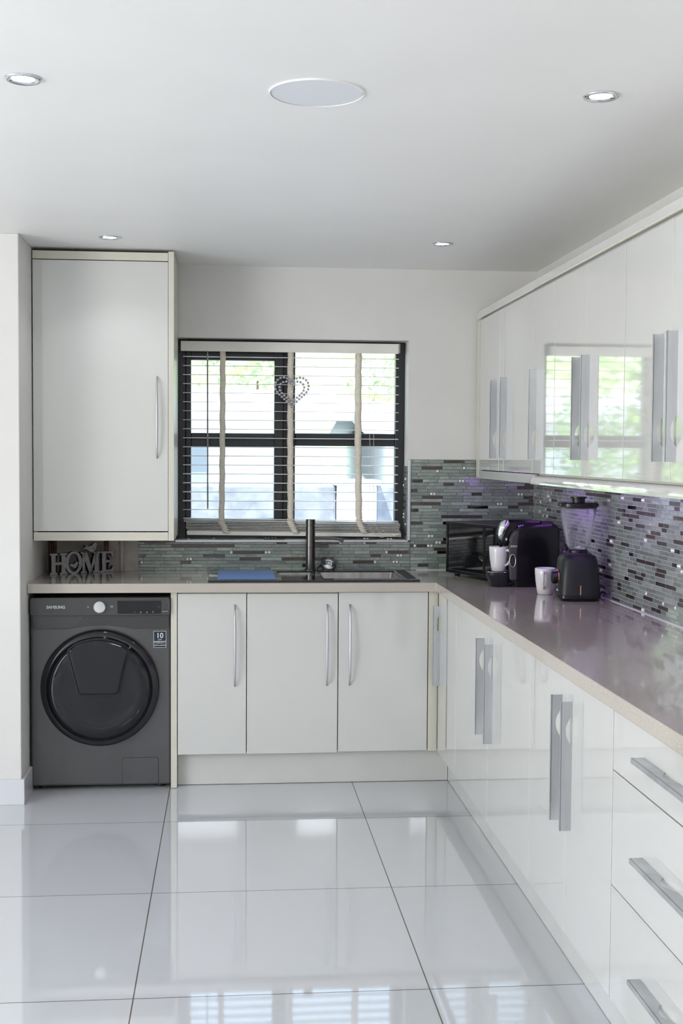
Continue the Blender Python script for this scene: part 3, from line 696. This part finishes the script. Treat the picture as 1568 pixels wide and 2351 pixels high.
beads(.00505, 0, 32, 'outer_bead_row'); beads(.0037, .020, 24, 'inner_bead_row')
bm = B(); tube(bm, [(0, 0, .117), (0, .004, .20), (0, .004, .285)], .0006, 6); tube(bm, [(0, 0, .117), (0, 0, .085)], .0005, 6); obj('string', bm, 'cord', t)
bm = B(); bmesh.ops.create_icosphere(bm, subdivisions=1, radius=.007, matrix=Matrix.Translation((0, 0, .078))); obj('crystal_drop', bm, 'tileCr', t)

# ------------------------------------------------------------------ HOME sign
ang = math.atan2(.161, .283)
t = thing('letter_ornament', 'silver and black HOME lettering ornament with birds on the worktop', 'ornament', (-.818, 5.75, .8978), ang)
def ser(x, z0, z1, w, sw=.016, th=.010):   # stem with slab serifs
    return [(x-w/2-sw/2, z0), (x+w/2+sw/2, z0), (x+w/2+sw/2, z0+th*.6), (x+w/2, z0+th), (x+w/2, z1-th), (x+w/2+sw/2, z1-th*.6), (x+w/2+sw/2, z1), (x-w/2-sw/2, z1), (x-w/2-sw/2, z1-th*.6), (x-w/2, z1-th), (x-w/2, z0+th), (x-w/2-sw/2, z0+th*.6)]
def plate(name, polys, parent, y0=-.011, y1=.011):
    bm = B()
    for P in polys: prism(bm, P, lambda u, v, d: (u, d, v), y0, y1, 1, 0)
    return obj(name, bm, ['glitter', 'black'], parent)
plate('letter_h', [ser(.022, 0, .096, .020), ser(.070, 0, .096, .020), [(.03, .043), (.064, .043), (.064, .055), (.03, .055)]], t)
def ringpoly(cx, cz, a, b, wa, wb, n=40):
    segs = []
    for k in range(n):
        p, q = 2*PI*k/n, 2*PI*(k+1)/n
        segs.append([(cx+a*math.cos(p), cz+b*math.sin(p)), (cx+a*math.cos(q), cz+b*math.sin(q)), (cx+(a-wa)*math.cos(q), cz+(b-wb)*math.sin(q)), (cx+(a-wa)*math.cos(p), cz+(b-wb)*math.sin(p))])
    return segs
plate('letter_o', ringpoly(.120, .050, .043, .052, .018, .010), t, -.010, .010)
plate('letter_m', [ser(.168, 0, .098, .012), ser(.232, 0, .098, .020), [(.160, .098), (.184, .098), (.210, .018), (.204, 0), (.196, 0)], [(.198, .006), (.206, 0), (.240, .098), (.224, .098)]], t, -.012, .012)
plate('letter_e', [ser(.270, 0, .097, .020), [(.275, 0), (.318, 0), (.322, .026), (.314, .026), (.305, .010), (.275, .010)], [(.275, .097), (.315, .097), (.318, .073), (.311, .073), (.302, .087), (.275, .087)], [(.275, .044), (.300, .044), (.300, .056), (.275, .056)], [(.298, .036), (.303, .036), (.303, .064), (.298, .064)]], t)
def bird(cx, cz, s, nm, flip=1):
    P = [(-1.5, .9), (-.6, .5), (.1, .6), (.5, 1.1), (1.0, 1.4), (1.5, 1.1), (1.9, .95), (1.5, .75), (1.3, .1), (.8, -.6), (.1, -.9), (-.5, -.5), (-1.1, -.1), (-1.9, .2), (-1.2, .45)]
    return plate(nm, [[(cx+flip*x*s, cz+z*s) for x, z in P][::flip]], t, -.009, .009)
bird(.205, .112, .020, 'bird'); bird(.122, .036, .013, 'bird', 1)

# pipes behind the sign
for x, wpx, lab in ((-.833, .009, 'dark copper water pipe in the niche, nearest the wall end'), (-.812, .009, 'dark copper water pipe in the niche, second from the wall end'), (-.573, .010, 'dark copper water pipe above the letter E of the ornament')):
    bm = B(); tube(bm, [(x, YB-.018, .898), (x, YB-.018, 1.088)], wpx, 14); tag(obj('water_pipe', bm, 'pipe', smooth=True), lab, 'pipe', 'copper pipes in the niche')
bm = B(); tube(bm, [(-.500, YB-.016, .898), (-.500, YB-.016, 1.088)], .010, 14); tag(obj('conduit_pipe', bm, 'conduit', smooth=True), 'pale plastic conduit on the bare wall between ornament and tiles', 'pipe')

# ------------------------------------------------------------------ microwave
t = thing('microwave', 'black microwave oven angled into the corner of the worktop', 'microwave', (1.012, 5.72, .897), math.atan2(-.93, .368))
W_, D_, H_ = .42, .30, .245
# local x runs along the front (away from the back wall), local y points into the body
mwbody = obj('body', boxes((0, W_, .012, D_, .013, H_+.005)), 'blacksatin', t, bev=.006)
fr = boxes((0, W_, 0, .012, .013, .029), (0, W_, 0, .012, H_-.009, H_+.005), (0, .014, 0, .012, .029, H_-.009), (W_-.11, W_-.095, 0, .012, .029, H_-.009), (W_-.012, W_, 0, .012, .029, H_-.009))
obj('front_frame', fr, 'blackplastic', t, bev=.002)
dg = obj('door_glass', boxes((.014, W_-.11, .004, .012, .029, H_-.009)), 'mwglass', t)
pa = obj('control_panel', boxes((W_-.095, W_-.012, .003, .012, .029, H_-.009)), 'mwglass', t)
for a, b in ((.04, .04), (W_-.04, .04), (.04, D_-.04), (W_-.04, D_-.04)): obj('foot', lathe(B(), [(.012, 0), (.014, .006), (.014, .0135)], 16, (a, b, 0)), 'blackplastic', t)

# ------------------------------------------------------------------ coffee machine
t = thing('coffee_machine', 'black pod coffee machine with chrome brew head holding a mug', 'coffee machine', (1.20, 5.235, .897), -.04)
P = [(.014, 0), (.006, .03), (-.006, .10), (-.008, .16), (.000, .215), (.014, .245), (.035, .258), (.10, .266), (.17, .270), (.195, .262), (.204, .24), (.204, .02), (.190, 0)]
bm = B(); prism(bm, P, lambda u, v, d: (u, d, v), -.078, .0); obj('body', bm, 'blackplastic', t, bev=.010, seg=3)
bm = B(); prism(bm, [(.03, 0), (.03, .268), (.19, .276), (.205, .25), (.205, 0)], lambda u, v, d: (u, d, v), .0, .07); obj('water_tank', bm, 'blacksatin', t, bev=.008)
# glossy curved front panel (faces left and towards the room)
bm = B(); prism(bm, [(-.010, .03), (-.013, .10), (-.014, .16), (-.008, .215), (.012, .240), (.030, .240), (.022, .16), (.022, .03)], lambda u, v, d: (u, d, v), -.082, -.05); fp = obj('front_panel', bm, 'washpanel2', t, bev=.006, seg=3)
text('brand_lettering', 'BOSCH', .0105, (.006, -.0828, .174), PI/2, 0, 'print', fp, bold=.0002, sx=.8)
bm = B(); tube(bm, [(-.013+.013*math.cos(a)*(1 if math.sin(a) < 0 else 1), -.0835, .113+.027*math.sin(a)) for a in [2*PI*k/24 for k in range(24)]], .0016, 8, closed=True)
o = obj('start_button_ring', bm, 'chrome', t, smooth=True); o.location = (.014, 0, 0)
bm = B(); lathe(bm, [(.0, -.0825), (.024, -.0825), (.024, -.078)], 24, (0, 0, 0), 'Y'); o = obj('start_button', bm, 'darkrim', t, loc=(.001, 0, .113)); o.scale = (.5, 1, 1)
for k in range(3): obj('status_light', lathe(B(), [(.0, .2615), (.0022, .2615), (.0022, .256)], 10, (.030+.009*k, -.06+.004*k, .001*k)), 'violet_led', t)
# brew head with chrome shell, nozzle
bm = B(); prism(bm, [(-.045, .175), (-.050, .215), (-.040, .262), (-.015, .283), (.04, .285), (.14, .280), (.10, .215), (.0, .180)], lambda u, v, d: (u, d, v), -.035, .06); hd = obj('brew_head', bm, 'blackplastic', t, bev=.010, seg=3)
bm = loft(B(), [(-.036, -.036, .196, .002, .002, 2), (-.042, -.037, .20, .008, .006, 2), (-.040, -.038, .222, .017, .010, 2), (-.030, -.038, .252, .021, .011, 2), (-.024, -.036, .272, .020, .010, 2), (-.020, -.034, .284, .006, .006, 2)], 24)
obj('chrome_cover', bm, 'chrome', hd, smooth=True)
obj('nozzle', lathe(B(), [(.007, .160), (.008, .178), (.012, .180), (.012, .196)], 20, (-.038, -.015, 0)), 'blackplastic', hd)
obj('label_patch', boxes((-.022, -.015, -.0375, -.035, .196, .206)), 'print', hd)
bm = loft(B(), [(-.040, -.02, 0, .036, .045, 3.5), (-.045, -.02, .004, .040, .048, 3.5), (-.050, -.02, .05, .050, .056, 3.5), (-.050, -.02, .062, .050, .056, 3.5)], 40)
tr = obj('drip_tray', bm, 'blacksatin', t, smooth=False)
bm = B(); tube(bm, [(-.050+.047*math.copysign(abs(math.cos(a))**.57, math.cos(a)), -.02+.053*math.copysign(abs(math.sin(a))**.57, math.sin(a)), .0625) for a in [2*PI*k/40 for k in range(40)]], .0016, 6, closed=True); obj('tray_rim', bm, 'chrome', tr)

# ------------------------------------------------------------------ mugs
def mug(name, label, loc, rz):
    t = thing(name, label, 'mug', loc, rz, 'white mugs on the worktop')
    prof = [(0, .004), (.024, .004), (.028, 0), (.0305, .002), (.0345, .025), (.039, .055), (.0415, .085), (.042, .105), (.0405, .1065), (.039, .105), (.0385, .085), (.036, .055), (.030, .018), (.0, .012)]
    obj('cup', lathe(B(), prof, 48), 'white_ceramic', t, smooth=True)
    bm = B(); tube(bm, [(.038, 0, .089), (.050, 0, .093), (.061, 0, .086), (.0635, 0, .070), (.060, 0, .050), (.050, 0, .034), (.0345, 0, .026)], [.005, .0055, .0055, .005, .005, .005, .005], 10); obj('handle', bm, 'white_ceramic', t, smooth=True)
    return t
mug('mug', 'white ceramic mug standing beside the blender', (1.272, 4.895, .897), math.radians(-112))
mug('mug', 'white ceramic mug on the drip tray of the coffee machine', (1.152, 5.215, .9605), math.radians(-52))

# ------------------------------------------------------------------ blender
bx, by = 1.352, 4.715
t = thing('blender', 'black blender with empty glass jug beside the tiled wall', 'blender', (bx, by, .897), -.06)
secs = [(0, 0, .004, .074, .074, 4.5), (0, 0, .0, .070, .070, 4.5), (0, 0, .003, .078, .078, 4.5), (0, 0, .018, .083, .083, 4.5), (0, 0, .030, .082, .082, 4.5), (0, 0, .10, .077, .077, 4.2), (0, 0, .155, .072, .072, 3.8), (0, 0, .172, .066, .066, 3.4), (0, 0, .180, .052, .052, 2.8), (0, 0, .184, .046, .046, 2.2)]
obj('motor_base', loft(B(), secs[1:], 56), 'blacksatin', t, smooth=True)
obj('foot_plate', loft(B(), [(0, 0, 0, .076, .076, 4.5), (0, 0, .012, .084, .084, 4.5), (0, 0, .020, .0838, .0838, 4.5)], 56), 'blackplastic', t)
obj('jug_collar', lathe(B(), [(.040, .182), (.040, .192), (.034, .196)], 32), 'blackplastic', t)
k_ = obj('speed_knob', lathe(B(), [(.026, -.079), (.026, -.098), (.023, -.101), (0, -.101)], 36, (0, -.01, .088), 'X'), 'blackplastic', t)
obj('knob_ring', lathe(B(), [(.027, -.0805), (.031, -.0805), (.031, -.078), (.027, -.078)], 36, (0, -.01, .088), 'X'), 'copper', k_)
obj('copper_mark', boxes((-.006, -.002, -.0835, -.080, .026, .062)), 'copper', t)
text('brand_lettering', 'BOSCH', .010, (-.0835, -.03, .040), PI/2, -PI/2, 'print', t)
jsec = [(0, 0, .196, .034, .034, 2.6), (0, 0, .215, .043, .043, 3), (0, 0, .26, .052, .052, 3), (0, 0, .36, .069, .069, 3)]
bm = loft(B(), jsec, 56, cap=False); jg = obj('glass_jug', bm, 'jar', t, smooth=True); s_ = jg.modifiers.new('thick', 'SOLIDIFY'); s_.thickness = .0035; s_.offset = -1
bm = B(); tube(bm, [(.026, -.063, .345), (.036, -.088, .340), (.038, -.094, .31), (.032, -.086, .262), (.024, -.070, .236), (.020, -.050, .232)], [.006, .007, .007, .0065, .006, .006], 12); obj('jug_handle', bm, 'jar', jg, smooth=True)
for sx_, sy_ in ((-.5, -.72), (.72, -.3), (-.75, .3), (.5, .75)):
    bm = B(); tube(bm, [(.045*sx_*1.05, .045*sy_*1.05, .225), (.066*sx_*1.05, .066*sy_*1.05, .35)], .0018, 6); obj('jug_rib', bm, 'jar', jg, smooth=True)
bm = B(); box(bm, -.012, .012, -.002, .002, .200, .206); box(bm, -.002, .002, -.012, .012, .204, .212); obj('blade', bm, 'chrome', t)
ld = obj('lid', loft(B(), [(0, 0, .354, .060, .060, 3), (0, 0, .361, .070, .070, 3), (0, 0, .363, .076, .076, 3), (0, 0, .374, .076, .076, 3), (0, 0, .378, .070, .070, 3)], 56), 'blackplastic', t, smooth=False)
obj('lid_cap', lathe(B(), [(.026, .376), (.026, .392), (.032, .394), (.032, .400), (.0, .401)], 32), 'blackplastic', ld)
bm = B(); tube(bm, [(.080, .01, .02), (.093, .015, .022), (.105, .02, .028), (.118, .03, .02), (.122, .10, .005), (.115, .2, .004), (.12, .35, .004)], .0035, 8); obj('power_cord', bm, 'blackplastic', t, smooth=True)

# ------------------------------------------------------------------ ceiling fittings
def downlight(x, y, label, w):
    t = thing('ceiling_downlight', label, 'ceiling light', (x, y, ZC), group='round recessed ceiling lights')
    obj('trim_ring', lathe(B(), [(.044, .0), (.0445, -.003), (.040, -.006), (.030, -.004), (.0285, .002)], 40), 'chrome', t, smooth=True)
    obj('lamp_lens', lathe(B(), [(.0285, -.0015), (.02, -.0025), (0, -.003)], 32), 'lamp', t)
    d = bpy.data.lights.new('downlight_beam', 'SPOT'); d.energy = w; d.spot_size = 2.0; d.spot_blend = .8; d.shadow_soft_size = .03; d.color = (.93, .96, 1)
    o = bpy.data.objects.new('downlight_beam', d); C.objects.link(o); o.parent = t; o.location = (0, 0, -.012)
downlight(-.487, 3.050, 'recessed chrome ceiling light at the far left, nearest the camera', SPOT_W)
downlight(.912, 3.036, 'recessed chrome ceiling light above the right cabinets, nearer the camera', SPOT_W)
downlight(-.488, 5.228, 'recessed chrome ceiling light above the tall left cabinet', SPOT_W)
downlight(.893, 5.210, 'recessed chrome ceiling light beyond the window on the right', SPOT_W)
t = thing('ceiling_hatch', 'round white blanking plate in the middle of the ceiling', 'ceiling cover', (.214, 3.088, ZC))
obj('plate', lathe(B(), [(.112, -.0), (.112, -.002), (0, -.003)], 64), 'panelwhite', t)
obj('rim', lathe(B(), [(.117, 0), (.117, -.004), (.1135, -.004), (.1135, 0)], 64), 'ceil', t)
